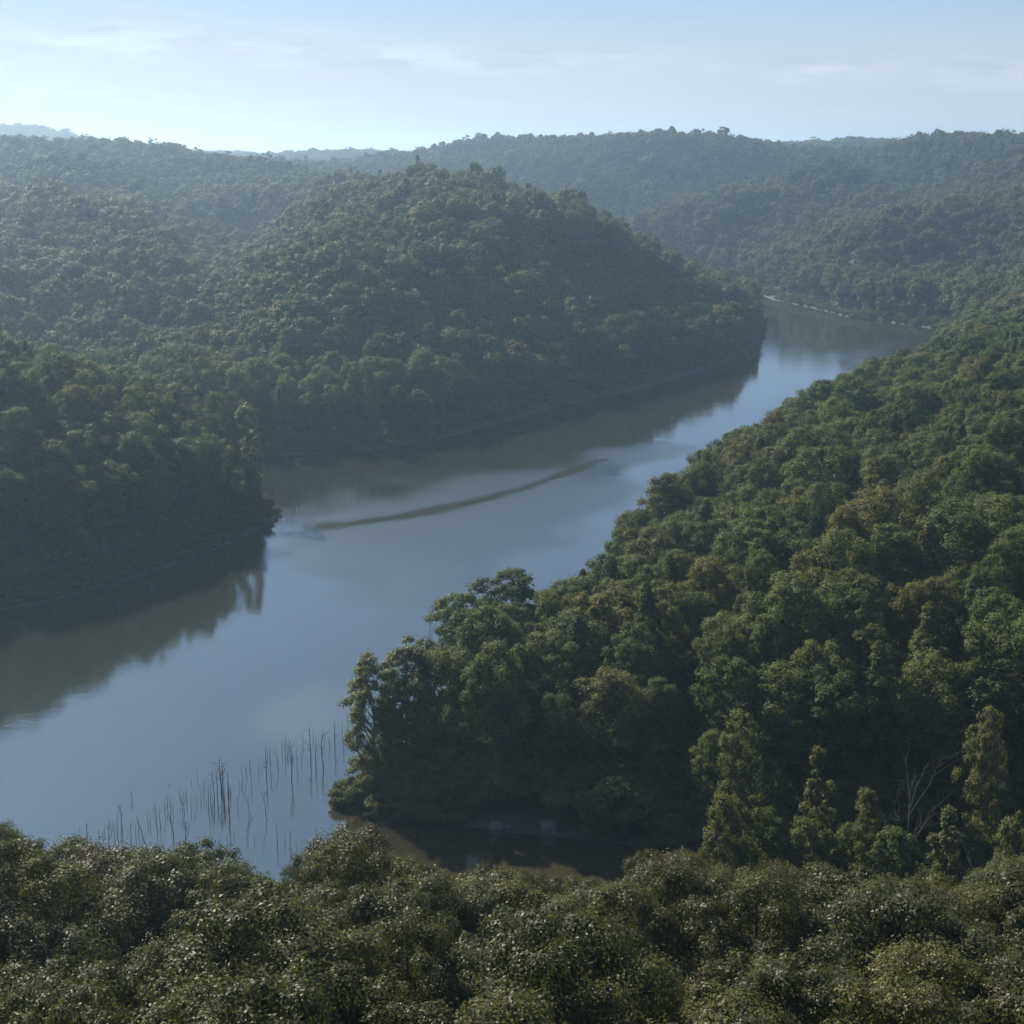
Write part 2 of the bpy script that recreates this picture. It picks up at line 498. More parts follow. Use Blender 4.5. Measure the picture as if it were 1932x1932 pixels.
# ------------------------------------------------------------------ mesh helpers
def mesh(name, verts, faces, mat, smooth=False):
    """faces: int array (n, 3) or (n, 4)"""
    me = bpy.data.meshes.new(name)
    verts = np.asarray(verts, np.float32)
    faces = np.asarray(faces, np.int32)
    k = faces.shape[1]
    me.vertices.add(len(verts))
    me.vertices.foreach_set('co', verts.ravel())
    me.loops.add(faces.size)
    me.loops.foreach_set('vertex_index', faces.ravel())
    me.polygons.add(len(faces))
    me.polygons.foreach_set('loop_start', np.arange(0, faces.size, k, dtype=np.int32))
    me.update(calc_edges=True)
    if smooth:
        me.polygons.foreach_set('use_smooth', np.ones(len(faces), bool))
    me.materials.append(mat)
    return me


def link(name, me, parent=None):
    o = bpy.data.objects.new(name, me)
    COL.objects.link(o)
    if parent is not None:
        o.parent = parent
    return o


def tag(o, label=None, cat=None, group=None, kind=None):
    if label: o['label'] = label
    if cat: o['category'] = cat
    if group: o['group'] = group
    if kind: o['kind'] = kind
    return o


def grid_faces(a, b):
    i, j = np.meshgrid(np.arange(a - 1), np.arange(b - 1), indexing='ij')
    k = (i * b + j).ravel()
    return np.stack([k, k + b, k + b + 1, k + 1], 1)


class Tubes:
    def __init__(s): s.v, s.f, s.n = [], [], 0
    def add(s, path, radii, sides=6):
        path = np.asarray(path, float)
        m = len(path)
        tan = np.gradient(path, axis=0)
        ang = np.arange(sides) * 2 * math.pi / sides
        for k in range(m):
            d = tan[k] / (np.linalg.norm(tan[k]) + 1e-9)
            a = np.cross(d, (0.31, 0.95, 0.02) if abs(d[2]) > 0.6 else (0, 0, 1))
            a /= np.linalg.norm(a) + 1e-9
            b = np.cross(d, a)
            s.v.append(path[k] + radii[k] * (np.cos(ang)[:, None] * a + np.sin(ang)[:, None] * b))
        for k in range(m - 1):
            for q in range(sides):
                s.f.append((s.n + k * sides + q, s.n + k * sides + (q + 1) % sides, s.n + (k + 1) * sides + (q + 1) % sides, s.n + (k + 1) * sides + q))
        s.n += m * sides
    def mesh(s, name, mat):
        return mesh(name, np.concatenate(s.v), s.f, mat, True)


# ------------------------------------------------------------------ ground and water
tag(link('terrain', mesh('terrain', np.stack([GX.ravel(), GY.ravel(), GZ.ravel()], 1), grid_faces(*GX.shape), MAT_GROUND, True)), kind='structure')

wx = spaced(-900, 330, -330, 330, 3.5)
wy = spaced(60, 1480, 150, 1100, 3.5)
WX, WY = np.meshgrid(wx, wy, indexing='ij')
wm = mesh('river_water', np.stack([WX.ravel(), WY.ravel(), np.zeros(WX.size)], 1), grid_faces(*WX.shape), MAT_WATER, True)


def near_line(px, py, pix, w0, w1):
    pl = [on_z(u, v) for u, v in pix]
    best = np.full(px.shape, 1e9)
    for k in range(len(pl) - 1):
        (ax, ay), (bx, by) = pl[k], pl[k + 1]
        dx, dy = bx - ax, by - ay
        tt = np.clip(((px - ax) * dx + (py - ay) * dy) / (dx * dx + dy * dy), 0, 1)
        f = (k + tt) / (len(pl) - 1)
        d = np.hypot(px - ax - tt * dx, py - ay - tt * dy) / (w0 + (w1 - w0) * f)
        best = np.minimum(best, d)
    return best


def sstep(a, b, x):
    q = np.clip((x - a) / (b - a), 0, 1)
    return q * q * (3 - 2 * q)


fx, fy = WX.ravel(), WY.ravel()
s_w = -signed(fx, fy)
wob = (vnoise(fx, fy, 40, 7) - 0.5) + 0.5 * (vnoise(fx, fy, 14, 8) - 0.5)
# wind ruffles the middle of the lower reach; water under the left hill and by the far bend stays smooth
mid = np.array([on_z(u, v) for u, v in ((540, 1010), (600, 930), (760, 905), (930, 885), (1130, 850), (1250, 850), (1080, 1010), (1000, 1090), (800, 1260), (640, 1420), (480, 1480), (560, 1250), (700, 1100))])
sm = -signed(fx, fy, mid)
ruffle = sstep(-18, 22, sm + wob * 40)
ruffle = np.maximum(ruffle, 0.30 * sstep(0.45, 0.75, vnoise(fx, fy, 60, 9)) * (fy < 330))
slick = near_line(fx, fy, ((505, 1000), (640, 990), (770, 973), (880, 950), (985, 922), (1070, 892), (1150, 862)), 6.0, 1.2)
painted_reflection = sstep(1.3, 0.7, slick + wob * 0.9 + 0.9 * np.clip((fx + 18) / 30, 0, 1) * (vnoise(fx, fy, 9, 14) - 0.45))  # mask of the calm slick, where the hill's dark reflection is painted in
ruffle *= 1 - painted_reflection
far_r = np.array([on_z(u, v) for u, v in ((1640, 640), (1780, 622), (1720, 655), (1640, 690), (1580, 690))])
ruffle = np.maximum(ruffle, 0.5 * sstep(-10, 25, -signed(fx, fy, far_r) + wob * 30))
silt = sstep(-30, 12, fx + 0.55 * (235 - fy) + wob * 10) * (fy < 246) + 0.6 * sstep(860, 960, fy)
silt = np.clip(np.maximum(silt, 0.8 * sstep(9, 0, s_w)), 0, 1)
for nm, arr in (('ruffle', ruffle), ('silt', silt), ('painted_reflection', painted_reflection)):
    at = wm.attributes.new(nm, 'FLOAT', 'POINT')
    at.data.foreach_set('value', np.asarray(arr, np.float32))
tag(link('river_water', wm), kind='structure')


# ------------------------------------------------------------------ tree patterns (about 24 m tall, base at the origin)
def leaf_cards(c, nrm, size, g):
    n_ = len(c)
    r = g.normal(size=(n_, 3))
    tt = r - nrm * np.sum(r * nrm, 1, keepdims=True)
    tt /= np.linalg.norm(tt, axis=1, keepdims=True) + 1e-9
    b = np.cross(nrm, tt)
    sz = (size * g.uniform(0.7, 1.3, n_))[:, None]
    fold = nrm * sz * 0.10
    v = np.stack([c - tt * sz * 0.55, c + b * sz * 0.34 + fold, c + tt * sz * 0.5, c - b * sz * 0.34 + fold], 1).reshape(-1, 3)
    f = np.arange(n_ * 4).reshape(-1, 4)
    return v, f


def tree_pattern(seed, H, RX, base, nclump, per, leaf, form='dome', rc=(0.22, 0.34), mat=None, loose=0.0):
    """returns (trunk mesh, crown mesh)"""
    g = np.random.default_rng(seed)
    hz = H - base
    cl_ = []
    tries = 0
    while len(cl_) < nclump and tries < 20000:
        tries += 1
        q = g.uniform(0, 1) ** (0.8 if form == 'spire' else 0.72)
        if form == 'dome':
            prof = math.sqrt(max(0, 1 - (abs(q - 0.42) / 0.60) ** 2.2))
        elif form == 'spire':
            prof = (1 - q) ** 0.75 * (0.55 + 0.45 * min(1, q * 5)) + 0.05
        elif form == 'vase':
            prof = 0.35 + 0.65 * math.sin(min(1, q * 1.15) * math.pi * 0.72)
            prof *= 1.0 if q < 0.8 else math.sqrt(max(0.05, 1 - ((q - 0.8) / 0.22) ** 2))
        else:  # pine: few flat tiers
            prof = 0.4 + 0.6 * math.sin(q * math.pi)
        rr = RX * prof * (g.uniform(0.15, 1.0) ** 0.45) * 0.84
        an = g.uniform(0, 2 * math.pi)
        lob = 1 + 0.26 * math.sin(an * 3 + seed + q * 4) + 0.18 * math.sin(an * 5 + seed * 2 - q * 5)
        p = np.array([rr * lob * math.cos(an), rr * lob * math.sin(an), base + hz * q * 0.93])
        rad = RX * g.uniform(*rc)
        if form == 'spire':
            rad *= 0.6 + 0.6 * (1 - q)
        if all(np.linalg.norm((p - o[0]) * (1, 1, 1.1)) > 0.62 * min(rad, o[1]) + 0.25 * max(rad, o[1]) for o in cl_) or tries > 8000:
            cl_.append((p, rad))
    vs_, ns_ = [], []
    for p, rad in cl_:
        d = g.normal(size=(per * 2, 3))
        d /= np.linalg.norm(d, axis=1, keepdims=True)
        ax = np.array([p[0] * 0.8 / RX, p[1] * 0.8 / RX, 0.75])
        ax /= np.linalg.norm(ax)
        w = np.clip(0.42 + 0.58 * (d @ ax), 0.03, 1)
        d = d[g.random(per * 2) < w][:per]
        # sub-lumps roughen the clump
        bump = 1 + 0.30 * np.sin(d[:, 0] * 6 + seed + p[0]) * np.sin(d[:, 1] * 6 + p[1]) + 0.16 * np.sin(d[:, 2] * 8 + p[2])
        r = rad * bump * (1 - 0.55 * g.random(len(d)) ** 1.5 + loose * (g.random(len(d)) - 0.4))
        c = p + d * r[:, None] * (1, 1, 0.82 if form != 'pine' else 0.38)
        nn = 0.95 * d + (0, 0, 0.45) + g.normal(size=d.shape) * 0.34
        nn /= np.linalg.norm(nn, axis=1, keepdims=True)
        vs_.append(c); ns_.append(nn)
    v, f = leaf_cards(np.concatenate(vs_), np.concatenate(ns_), leaf, g)
    crown = mesh('crown', v, f, mat or MAT_LEAF)
    tb = Tubes()
    lean = g.normal(size=2) * 0.35
    zs = np.linspace(-2.5, base + hz * (0.62 if form == 'dome' else 0.85), 7)
    path = np.stack([lean[0] * (zs / H) ** 2 * 3 + 0.12 * np.sin(zs * 0.5 + seed), lean[1] * (zs / H) ** 2 * 3, zs], 1)
    tb.add(path, np.linspace(0.34, 0.09, 7) * H / 24)
    pick = sorted(range(len(cl_)), key=lambda k: -np.hypot(*cl_[k][0][:2]))[:14]
    for k in pick:
        p, rad = cl_[k]
        z0 = max(base * 0.75, p[2] - 1.1 * np.hypot(p[0], p[1]) - 1.0)
        z0 = min(z0, zs[-1])
        s0 = np.array([np.interp(z0, zs, path[:, 0]), np.interp(z0, zs, path[:, 1]), z0])
        midp = s0 * 0.45 + p * 0.55 + (0, 0, -0.4)
        tb.add([s0, midp, p], np.array([0.12, 0.08, 0.03]) * H / 24, 5)
    return tb.mesh('trunk', MAT_BARK), crown


NEAR = [tree_pattern(1, 23, 6.2, 8.0, 90, 600, 0.21, rc=(0.16, 0.29)), tree_pattern(2, 22, 6.8, 7.0, 105, 540, 0.22, rc=(0.14, 0.25)),
        tree_pattern(3, 24, 5.4, 7.0, 84, 600, 0.20, 'vase', rc=(0.17, 0.30)), tree_pattern(4, 21, 5.8, 7.0, 72, 720, 0.21, rc=(0.19, 0.32)),
        tree_pattern(5, 23, 6.2, 7.0, 104, 500, 0.23, 'vase', rc=(0.13, 0.24), loose=0.3)]
CL = MAT_CLUMP
MID = [tree_pattern(11, 22, 6.0, 8.0, 70, 250, 0.38, rc=(0.16, 0.30), mat=CL), tree_pattern(12, 23, 6.4, 8.0, 84, 220, 0.40, rc=(0.14, 0.27), mat=CL),
       tree_pattern(13, 23, 5.4, 7.0, 66, 250, 0.36, 'vase', rc=(0.17, 0.31), mat=CL), tree_pattern(14, 21, 5.8, 7.0, 56, 290, 0.38, rc=(0.19, 0.34), mat=CL),
       tree_pattern(15, 25, 4.4, 6.0, 70, 210, 0.36, 'spire', rc=(0.17, 0.30), mat=CL), tree_pattern(16, 22, 6.2, 6.0, 80, 220, 0.40, 'vase', rc=(0.13, 0.25), mat=CL, loose=0.3)]
FAR = [tree_pattern(21, 21, 6.0, 8.5, 30, 150, 0.72, rc=(0.22, 0.36), mat=MAT_FAR), tree_pattern(22, 22, 6.4, 9.0, 36, 130, 0.72, rc=(0.19, 0.33), mat=MAT_FAR),
       tree_pattern(23, 22, 5.4, 8.0, 28, 150, 0.68, 'vase', rc=(0.24, 0.38), mat=MAT_FAR), tree_pattern(24, 20, 5.8, 8.0, 24, 170, 0.72, rc=(0.26, 0.40), mat=MAT_FAR),
       tree_pattern(25, 25, 4.0, 11.0, 15, 120, 0.66, 'pine', rc=(0.26, 0.40), mat=MAT_FAR), tree_pattern(26, 23, 4.0, 7.0, 34, 100, 0.68, 'spire', rc=(0.20, 0.34), mat=MAT_FAR)]
FULL = tree_pattern(17, 24, 5.4, 3.5, 96, 220, 0.38, rc=(0.15, 0.28), mat=CL)
POPLAR = [tree_pattern(31, 25, 3.9, 6.0, 60, 340, 0.28, 'spire', rc=(0.13, 0.30), mat=MAT_YLEAF, loose=0.5), tree_pattern(32, 25, 4.4, 3.5, 120, 260, 0.28, 'dome', rc=(0.14, 0.26), mat=MAT_YLEAF, loose=0.6),
          tree_pattern(33, 23, 3.9, 4.0, 64, 360, 0.28, 'dome', rc=(0.16, 0.30), mat=MAT_YLEAF, loose=0.4)]
HEIGHT = {}
for lst in (NEAR, MID, FAR, POPLAR, [FULL]):
    for tr_ in lst:
        zz = np.empty(len(tr_[1].vertices) * 3, np.float32)
        tr_[1].vertices.foreach_get('co', zz)
        HEIGHT[tr_[1].name] = float(np.percentile(zz[2::3], 99.7))


def tree(pattern, x, y, h, wide, rot, label, group, name='broadleaf_tree', cat='tree'):
    z = float(ground(x, y))
    e = bpy.data.objects.new(name, None)
    COL.objects.link(e)
    e.empty_display_size = 0.5
    s = h / HEIGHT[pattern[1].name]
    e.location = (x, y, z)
    e.scale = (s * wide, s * wide, s)
    e.rotation_euler = (0, 0, rot)
    tag(e, label, cat, group)
    link('trunk', pattern[0], e)
    link('crown', pattern[1], e)
    return e


# ------------------------------------------------------------------ explicit trees: those whose outline the photograph shows singly
# (u, v of the top, crown width px, distance, pattern, label)
placed = []          # x, y, radius
ORD = ['first', 'second', 'third', 'fourth', 'fifth', 'sixth', 'seventh', 'eighth', 'ninth', 'tenth', 'eleventh', 'twelfth', 'thirteenth', 'fourteenth', 'fifteenth', 'sixteenth', 'seventeenth', 'eighteenth', 'nineteenth']
for tens, tenth in (('twenty', 'twentieth'), ('thirty', 'thirtieth'), ('forty', 'fortieth'), ('fifty', 'fiftieth')):
    ORD += [tenth] + [tens + '-' + q for q in ORD[:9]]


def explicit(u, vtop, wpx, y, pat, label, group=None, name='broadleaf_tree', rot=None):
    x, y, z = at_y(u, vtop, y)
    h = z - float(ground(x, y))
    d = math.hypot(y, CAM_H - z)
    co = np.empty(len(pat[1].vertices) * 3, np.float32)
    pat[1].vertices.foreach_get('co', co)
    rr = float(np.percentile(np.hypot(co[0::3], co[1::3]), 96))
    s = h / HEIGHT[pat[1].name]
    wide = (wpx / F * d / 2) / (rr * s)
    placed.append((x, y, rr * s * wide, h))
    return tree(pat, x, y, h, wide, random.uniform(0, 6.28) if rot is None else rot, label, group, name)


front = [(4, 1562, 95, 166, 0), (52, 1586, 80, 160, 0), (138, 1590, 160, 156, 1), (253, 1606, 90, 158, 3), (362, 1604, 165, 156, 4), (575, 1620, 110, 158, 0), (668, 1566, 225, 150, 3),
         (785, 1632, 120, 152, 0), (915, 1640, 140, 150, 1), (1000, 1652, 100, 150, 3), (1090, 1660, 110, 152, 2), (1215, 1610, 110, 146, 4), (1300, 1610, 170, 150, 1), (1455, 1628, 110, 150, 3),
         (1562, 1636, 100, 152, 0), (1622, 1650, 90, 150, 3), (1690, 1662, 90, 150, 2), (1765, 1644, 115, 148, 1), (1838, 1682, 110, 140, 3), (1908, 1630, 120, 150, 4)]
for i, (u, v, w, y, k) in enumerate(front):
    explicit(u, v, w * (1.35 if u < 400 else 1.12), y, NEAR[k], 'near bank treetop standing against the dark water, %s from the left' % ORD[i] if u > 800 else
             'near bank treetop standing against the blue water, %s from the left' % ORD[i], 'treetops along the near waterline')
# tip of the right slope
explicit(700, 1238, 110, 243, POPLAR[1], 'tall loose pale green tree at the tip of the wooded point', 'pale trees on the wooded point')
explicit(765, 1208, 120, 249, POPLAR[2], 'second pale green tree behind the tall one at the wooded point', 'pale trees on the wooded point')
explicit(735, 1330, 90, 241, MID[3], 'dark round tree under the pale trees of the wooded point')
explicit(860, 1122, 150, 276, FULL, 'full round tree on the wooded point, left of the highest crown')
explicit(958, 1080, 170, 288, FULL, 'highest full crown on the wooded point against the river')
explicit(1405, 1345, 95, 205, POPLAR[1], 'pale sunlit tree standing out of the shaded cove wood', 'pale trees in the shaded cove')
explicit(1545, 1412, 75, 200, POPLAR[0], 'narrow pointed sunlit tree right of the pale round one in the shaded cove', 'pale trees in the shaded cove')
explicit(1640, 1490, 60, 204, POPLAR[2], 'small pale tree low in the shaded cove wood', 'pale trees in the shaded cove')
explicit(1790, 1525, 75, 182, POPLAR[0], 'narrow pale tree just above the near canopy at the right', 'pale trees in the shaded cove')
explicit(1915, 1535, 70, 182, POPLAR[2], 'pale tree cut by the right picture edge above the near canopy', 'pale trees in the shaded cove')
explicit(1866, 1335, 80, 212, POPLAR[1], 'pale small crown high in the dark wood near the right edge', 'pale trees in the shaded cove')
for u, v, y, lab in ((1375, 1500, 190, 'low green tree in front of the pale round crown in the cove'), (1450, 1530, 192, 'low green tree between the two pale crowns in the cove'), (1530, 1545, 190, 'low green tree in front of the narrow pointed pale tree'), (1620, 1560, 190, 'low green tree under the small pale tree of the cove'), (1690, 1570, 186, 'low green tree left of the bare tree in the cove')):
    explicit(u, v, 120, y, FULL, lab, 'low green trees at the cove head')
explicit(462, 762, 62, 462, POPLAR[2], 'bright green tree at the tip of the left hill', None)
explicit(405, 740, 60, 468, MID[1], 'rounded tree left of the bright one at the left hill tip', None)

# ------------------------------------------------------------------ shrubs at the point
def shrub_mesh(seed, w, h, leaf=0.26):
    g = np.random.default_rng(seed)
    c, nn = [], []
    tb = Tubes()
    for k in range(26):
        an, rr = g.uniform(0, 6.28), math.sqrt(g.random())
        p = np.array([math.cos(an) * rr * w, math.sin(an) * rr * w, h * (0.25 + 0.65 * g.random() * (1 - 0.6 * rr * rr))])
        rad = w * g.uniform(0.2, 0.34)
        d = g.normal(size=(420, 3))
        d /= np.linalg.norm(d, axis=1, keepdims=True)
        d = d[(d[:, 2] > -0.55)]
        c.append(p + d * (rad * (1 - 0.4 * g.random((len(d), 1)))) * (1, 1, 0.75))
        q = d * 0.7 + (0, 0, 0.5) + g.normal(size=d.shape) * 0.4
        nn.append(q / np.linalg.norm(q, axis=1, keepdims=True))
        tb.add([(0, 0, -0.8), p * (0.5, 0.5, 0.45), p], [0.07, 0.05, 0.02], 4)
    c, nn = np.concatenate(c), np.concatenate(nn)
    v, f = leaf_cards(c, nn, leaf, g)
    return tb.mesh('stems', MAT_BARK), mesh('leaves', v, f, MAT_CLUMP if seed % 2 else MAT_YLEAF)


SHRUBS = []
for i, (u, v, w, h, lab) in enumerate(((668, 1508, 3.4, 4.4, 'grey-green shrub overhanging the water at the tip of the point'), (700, 1470, 3.6, 6.5, 'taller bushy shrub behind the one overhanging the water'),
                                       (735, 1520, 3.0, 6.0, 'yellowish shrub beside the drift log on the point'), (790, 1528, 3.0, 6.5, 'dark shrub at the waterline right of the drift log'), (850, 1540, 3.2, 6.0, 'shaded shrub at the waterline left of the smaller boulder'))):
    x, y = on_z(u, v)
    st, lv = shrub_mesh(61 + i, w, h)
    SHRUBS.append((st, lv, h))
    e = bpy.data.objects.new('shrub', None)
    COL.objects.link(e)
    e.location = (x, y, max(0.0, float(ground(x, y))))
    tag(e, lab, 'shrub', 'shrubs on the wooded point')
    link('stems', st, e)
    link('leaves', lv, e)


# ------------------------------------------------------------------ all the other trees
cell = 9.0
gx = np.arange(-900, 900, cell)
gy = np.arange(40, 2350, cell)
TX, TY = np.meshgrid(gx, gy, indexing='ij')
TX = TX.ravel() + rng.uniform(-0.46, 0.46, TX.size) * cell
TY = TY.ravel() + rng.uniform(-0.46, 0.46, TY.size) * cell
m = np.abs(TX) < 0.40 * TY + 45
TX, TY = TX[m], TY[m]
fgx = np.arange(-3200, 3200, 13.0)
fgy = np.arange(2350, 8000, 13.0)
FX, FY = np.meshgrid(fgx, fgy, indexing='ij')
FX = FX.ravel() + rng.uniform(-6, 6, FX.size)
FY = FY.ravel() + rng.uniform(-6, 6, FY.size)
m = (np.abs(FX) < 0.38 * FY)
FX, FY = FX[m], FY[m]
is_far = np.r_[np.zeros(len(TX), bool), np.ones(len(FX), bool)]
TX, TY = np.r_[TX, FX], np.r_[TY, FY]
TZ = ground(TX, TY)
S = np.where(TY < 1500, 0, 50.0)
nearm = TY < 1500
S[nearm] = signed(TX[nearm], TY[nearm])
ok = (TZ > 0.9) & (S > 2.2) & (TY > 60)
TX, TY, TZ, S, is_far = (a[ok] for a in (TX, TY, TZ, S, is_far))
# heights: lower by the water, a little uneven everywhere
TH = rng.normal(22.0, 2.5, len(TX)).clip(14, 29)
TH *= np.where(rng.random(len(TX)) < 0.06, rng.uniform(1.08, 1.22, len(TX)), 1.0)
TH *= np.where(rng.random(len(TX)) < 0.10, rng.uniform(0.6, 0.8, len(TX)), 1.0)
TH *= np.where(S < 7, rng.uniform(0.5, 0.95, len(TX)), 1.0)
TH = np.where(is_far, TH * 0.9, TH)
TW = rng.uniform(0.75, 1.2, len(TX)) * np.where(is_far, 1.75, 1.0)
# near bank: stay under the line of treetops the photograph shows
ol = np.array([(-80, 1570), (8, 1562), (52, 1590), (138, 1594), (300, 1615), (362, 1608), (430, 1640), (445, 1690), (490, 1690), (560, 1625), (668, 1570), (730, 1600), (800, 1652), (845, 1700), (870, 1690), (915, 1645), (1000, 1655), (1090, 1662), (1170, 1672), (1215, 1612), (1350, 1625), (1410, 1655), (1455, 1630), (1562, 1640), (1690, 1664), (1765, 1648), (1838, 1684), (1908, 1632), (2000, 1620)], float)
fg = TY < 186
TH = np.where(fg & (TY > 115), TH * 1.2, TH)
lim = np.interp(966 + F * TX / (TY * cp + 55 * sn), ol[:, 0], ol[:, 1]) + 14
zl = np.array([at_y(966, v, y)[2] for v, y in zip(lim, TY)])
TH = np.where(fg, np.minimum(TH, zl - TZ), TH)
# low growth only on the flat at the head of the cove, in front of the far wall of trees
flat = (TY >= 186) & (TY < 226) & (TX > 18)
lim2 = np.array([at_y(966, v, y)[2] for v, y in zip(1455 + 80 * rng.random(len(TY)), TY)])
TH = np.where(flat, np.minimum(TH, np.maximum(lim2 - TZ, 9.3)), TH)
# nothing may stand in front of the lens
bot = np.array([at_y(966, 1985, y)[2] for y in TY])
hide = (TY < 66)
TH = np.where(hide, np.minimum(TH, bot - TZ), TH)
ok = TH > 9
for (ex, ey, er, eh) in placed:
    ok &= np.hypot(TX - ex, TY - ey) > max(3.2, 0.8 * er)
TX, TY, TZ, S, TH, TW, is_far = (a[ok] for a in (TX, TY, TZ, S, TH, TW, is_far))

# which of them show
U, V, D = project(TX, TY, TZ + TH * 0.9)
inframe = (U > -60) & (U < 1992) & (V < 2060) & (V > -50)
CAN = GZ + np.where(GZ > 0.9, 17.0, 0)


def blocked(x, y, z, Z, steps=70):
    b = np.zeros(x.shape, float)
    for k in range(1, steps):
        f = (k / steps) ** 0.8
        xx, yy, zz = x * f, y * f, CAM_H + (z - CAM_H) * f
        # leave out the tree's own surroundings
        nearby = (1 - f) * np.hypot(x, y) < 9
        if yy.size:
            b = np.maximum(b, np.where(nearby | (yy < 30), -99, ground(xx, yy, Z) - zz))
    return b


cover = blocked(TX, TY, TZ + TH, CAN)
visible = inframe & (cover < 3.0)
stay = np.where(is_far, visible, (np.abs(U - 966) < 1250) & (cover < 16.0))
print('trees: candidates', len(TX), 'visible', int(visible.sum()), 'kept', int(stay.sum()))

score = np.where(visible, TH * np.sqrt(TW) / D, 0)
n_single = 300 - len(placed)
order = np.argsort(-score)[:n_single]
single = np.zeros(len(TX), bool)
single[order] = True
single &= score > 0


def zone(x, y, u, v):
    if y < 190:
        if v > 1790:
            side = 'left' if u < 640 else ('middle' if u < 1290 else 'right')
            return ('olive broadleaf tree with glinting leaves at the bottom %s of the picture' % side, 'nearest treetops at the bottom %s' % side)
        side = 'left' if u < 640 else ('middle' if u < 1290 else 'right')
        return ('rounded broadleaf tree just behind the front treetops of the near bank, %s part' % side, 'second row of the near bank, %s part' % side)
    if v > 1330 and u > 780:
        return ('shaded dark broadleaf tree on the far side of the narrow cove', 'dark trees along the cove')
    if u < 1250:
        return ('green broadleaf tree in the canopy near the tip of the wooded point', 'trees near the wooded point')
    if v > 1130:
        return ('lit olive broadleaf tree on the right slope just above the shaded cove wood', 'trees above the shaded cove')
    return ('lit broadleaf tree in the closed canopy of the right river slope', 'trees on the right river slope')


fu = np.array([q[0] for q in front], float)
pile = {}
for i in sorted(np.nonzero(single)[0], key=lambda q: V[q]):
    if TY[i] < 190:
        pile.setdefault(int(np.argmin(np.abs(fu - U[i]))), []).append(i)
pile2 = {}
for i in sorted(np.nonzero(single)[0], key=lambda q: -V[q]):
    if TY[i] >= 190:
        pile2.setdefault(int(np.argmin(np.abs(fu - U[i]))), []).append(i)
rank2 = {i: (k, r) for k, l in pile2.items() for r, i in enumerate(l)}
rank = {i: (k, r) for k, l in pile.items() for r, i in enumerate(l)}
seen = set()


for i in np.nonzero(single)[0]:
    d = D[i]
    pats = NEAR if TY[i] < 190 else MID
    lab, grp = zone(TX[i], TY[i], U[i], V[i])
    if i in rank:
        k, r = rank[i]
        lab = 'near bank broadleaf tree, %s below the %s waterline treetop from the left' % (ORD[r] if r else 'next', ORD[k])
    else:
        lab = {'dark': 'shaded cove tree, ', 'gree': 'tree on the wooded point, ', 'lit ': 'lit tree on the right slope, ', 'shad': 'shaded cove tree, '}[lab[:4]] + '%s upward above the %s waterline treetop' % (ORD[rank2[i][1]] if rank2[i][1] else 'next', ORD[rank2[i][0]])
    if lab in seen:
        lab = lab.replace('tree', 'leafy tree', 1)
    seen.add(lab)
    tree(pats[int(rng.integers(len(pats)))], float(TX[i]), float(TY[i]), float(TH[i]), float(TW[i]), float(rng.uniform(0, 6.28)), lab, grp)

# one further tree of each far kind stands among the rest; the forest takes its shapes from standing trees
rest = stay & ~single
ri = np.nonzero(rest)[0]
cand = [i for i in ri if visible[i] and 700 < TY[i] < 1300 and 100 < U[i] < 1850]
sources = []
far_src = sorted(rng.choice(cand, len(FAR), replace=False), key=lambda q: U[q])
for k, i in enumerate(far_src):
    e = tree(FAR[k], float(TX[i]), float(TY[i]), float(TH[i]), 1.0, 0.0, 'hazy far crown in the wooded hillside across the river, %s of six from the left' % ORD[k], 'hazy far trees across the river')
    rest[i] = False
ri = np.nonzero(rest)[0]
kinds = MID + FAR + NEAR + [(a_, b_) for a_, b_, _ in SHRUBS]
nm = len(MID)
kind = np.where(D[ri] < 620, rng.choice([0, 1, 2, 3, 4, 5], len(ri), p=[.22, .22, .2, .2, .04, .12]), nm + rng.choice([0, 1, 2, 3, 4, 5], len(ri), p=[.27, .27, .2, .18, .03, .05]))
kind = np.where(TY[ri] < 190, nm + len(FAR) + rng.integers(0, len(NEAR), len(ri)), kind)
# ragged pines along the skylines
zmax = np.zeros(len(ri))
sky_r = (D[ri] > 1000) & (V[ri] < 330)
kind = np.where(sky_r & (rng.random(len(ri)) < 0.30), nm + 4, kind)
# brush hanging over the waterline
ring = densify(RIVER, 2.2)
ring = ring[(ring[:, 1] < 1250) & (np.abs(ring[:, 0]) < 0.40 * ring[:, 1] + 30) & (ring[:, 1] > 100)]
bq = []
for rep_ in range(3):
    q = ring + rng.normal(size=ring.shape) * (2.0 + 2.2 * rep_)
    bq.append(q)
bq = np.concatenate(bq)
bs = signed(bq[:, 0], bq[:, 1])
bz = ground(bq[:, 0], bq[:, 1])
pt = np.array([on_z(760, 1500)])
inl = np.concatenate([rng.uniform(-1, 1, (160, 2)) * (34, 20) + pt, rng.uniform(0, 1, (1500, 2)) * (160, 220) + (-20, 178)])
bq = np.concatenate([bq, inl])
bs = signed(bq[:, 0], bq[:, 1])
bz = np.maximum(ground(bq[:, 0], bq[:, 1]), 0.05)
keepb = (bs > -0.7) & ((bs < 12) | (np.arange(len(bq)) >= len(bq) - len(inl))) & ((bq[:, 1] < 600) | (rng.random(len(bq)) < 0.8))
open_bank = (bq[:, 1] > 560) & (bq[:, 1] < 830) & (bq[:, 0] < 0.145 * bq[:, 1]) & (vnoise(bq[:, 0], bq[:, 1], 22, 15) > 0.35) & (bs < 1.6 + 1.6 * (vnoise(bq[:, 0], bq[:, 1], 30, 12) > 0.5))        # bare mud edge along the far banks
keepb &= ~open_bank
for uv in ((1036, 1568), (940, 1558)):
    rx, ry = on_z(*uv)
    keepb &= (np.hypot(bq[:, 0] - rx, bq[:, 1] - ry + 2.0) > 6.0)
bq, bz, bs = bq[keepb], bz[keepb], bs[keepb]
nb = len(bq)
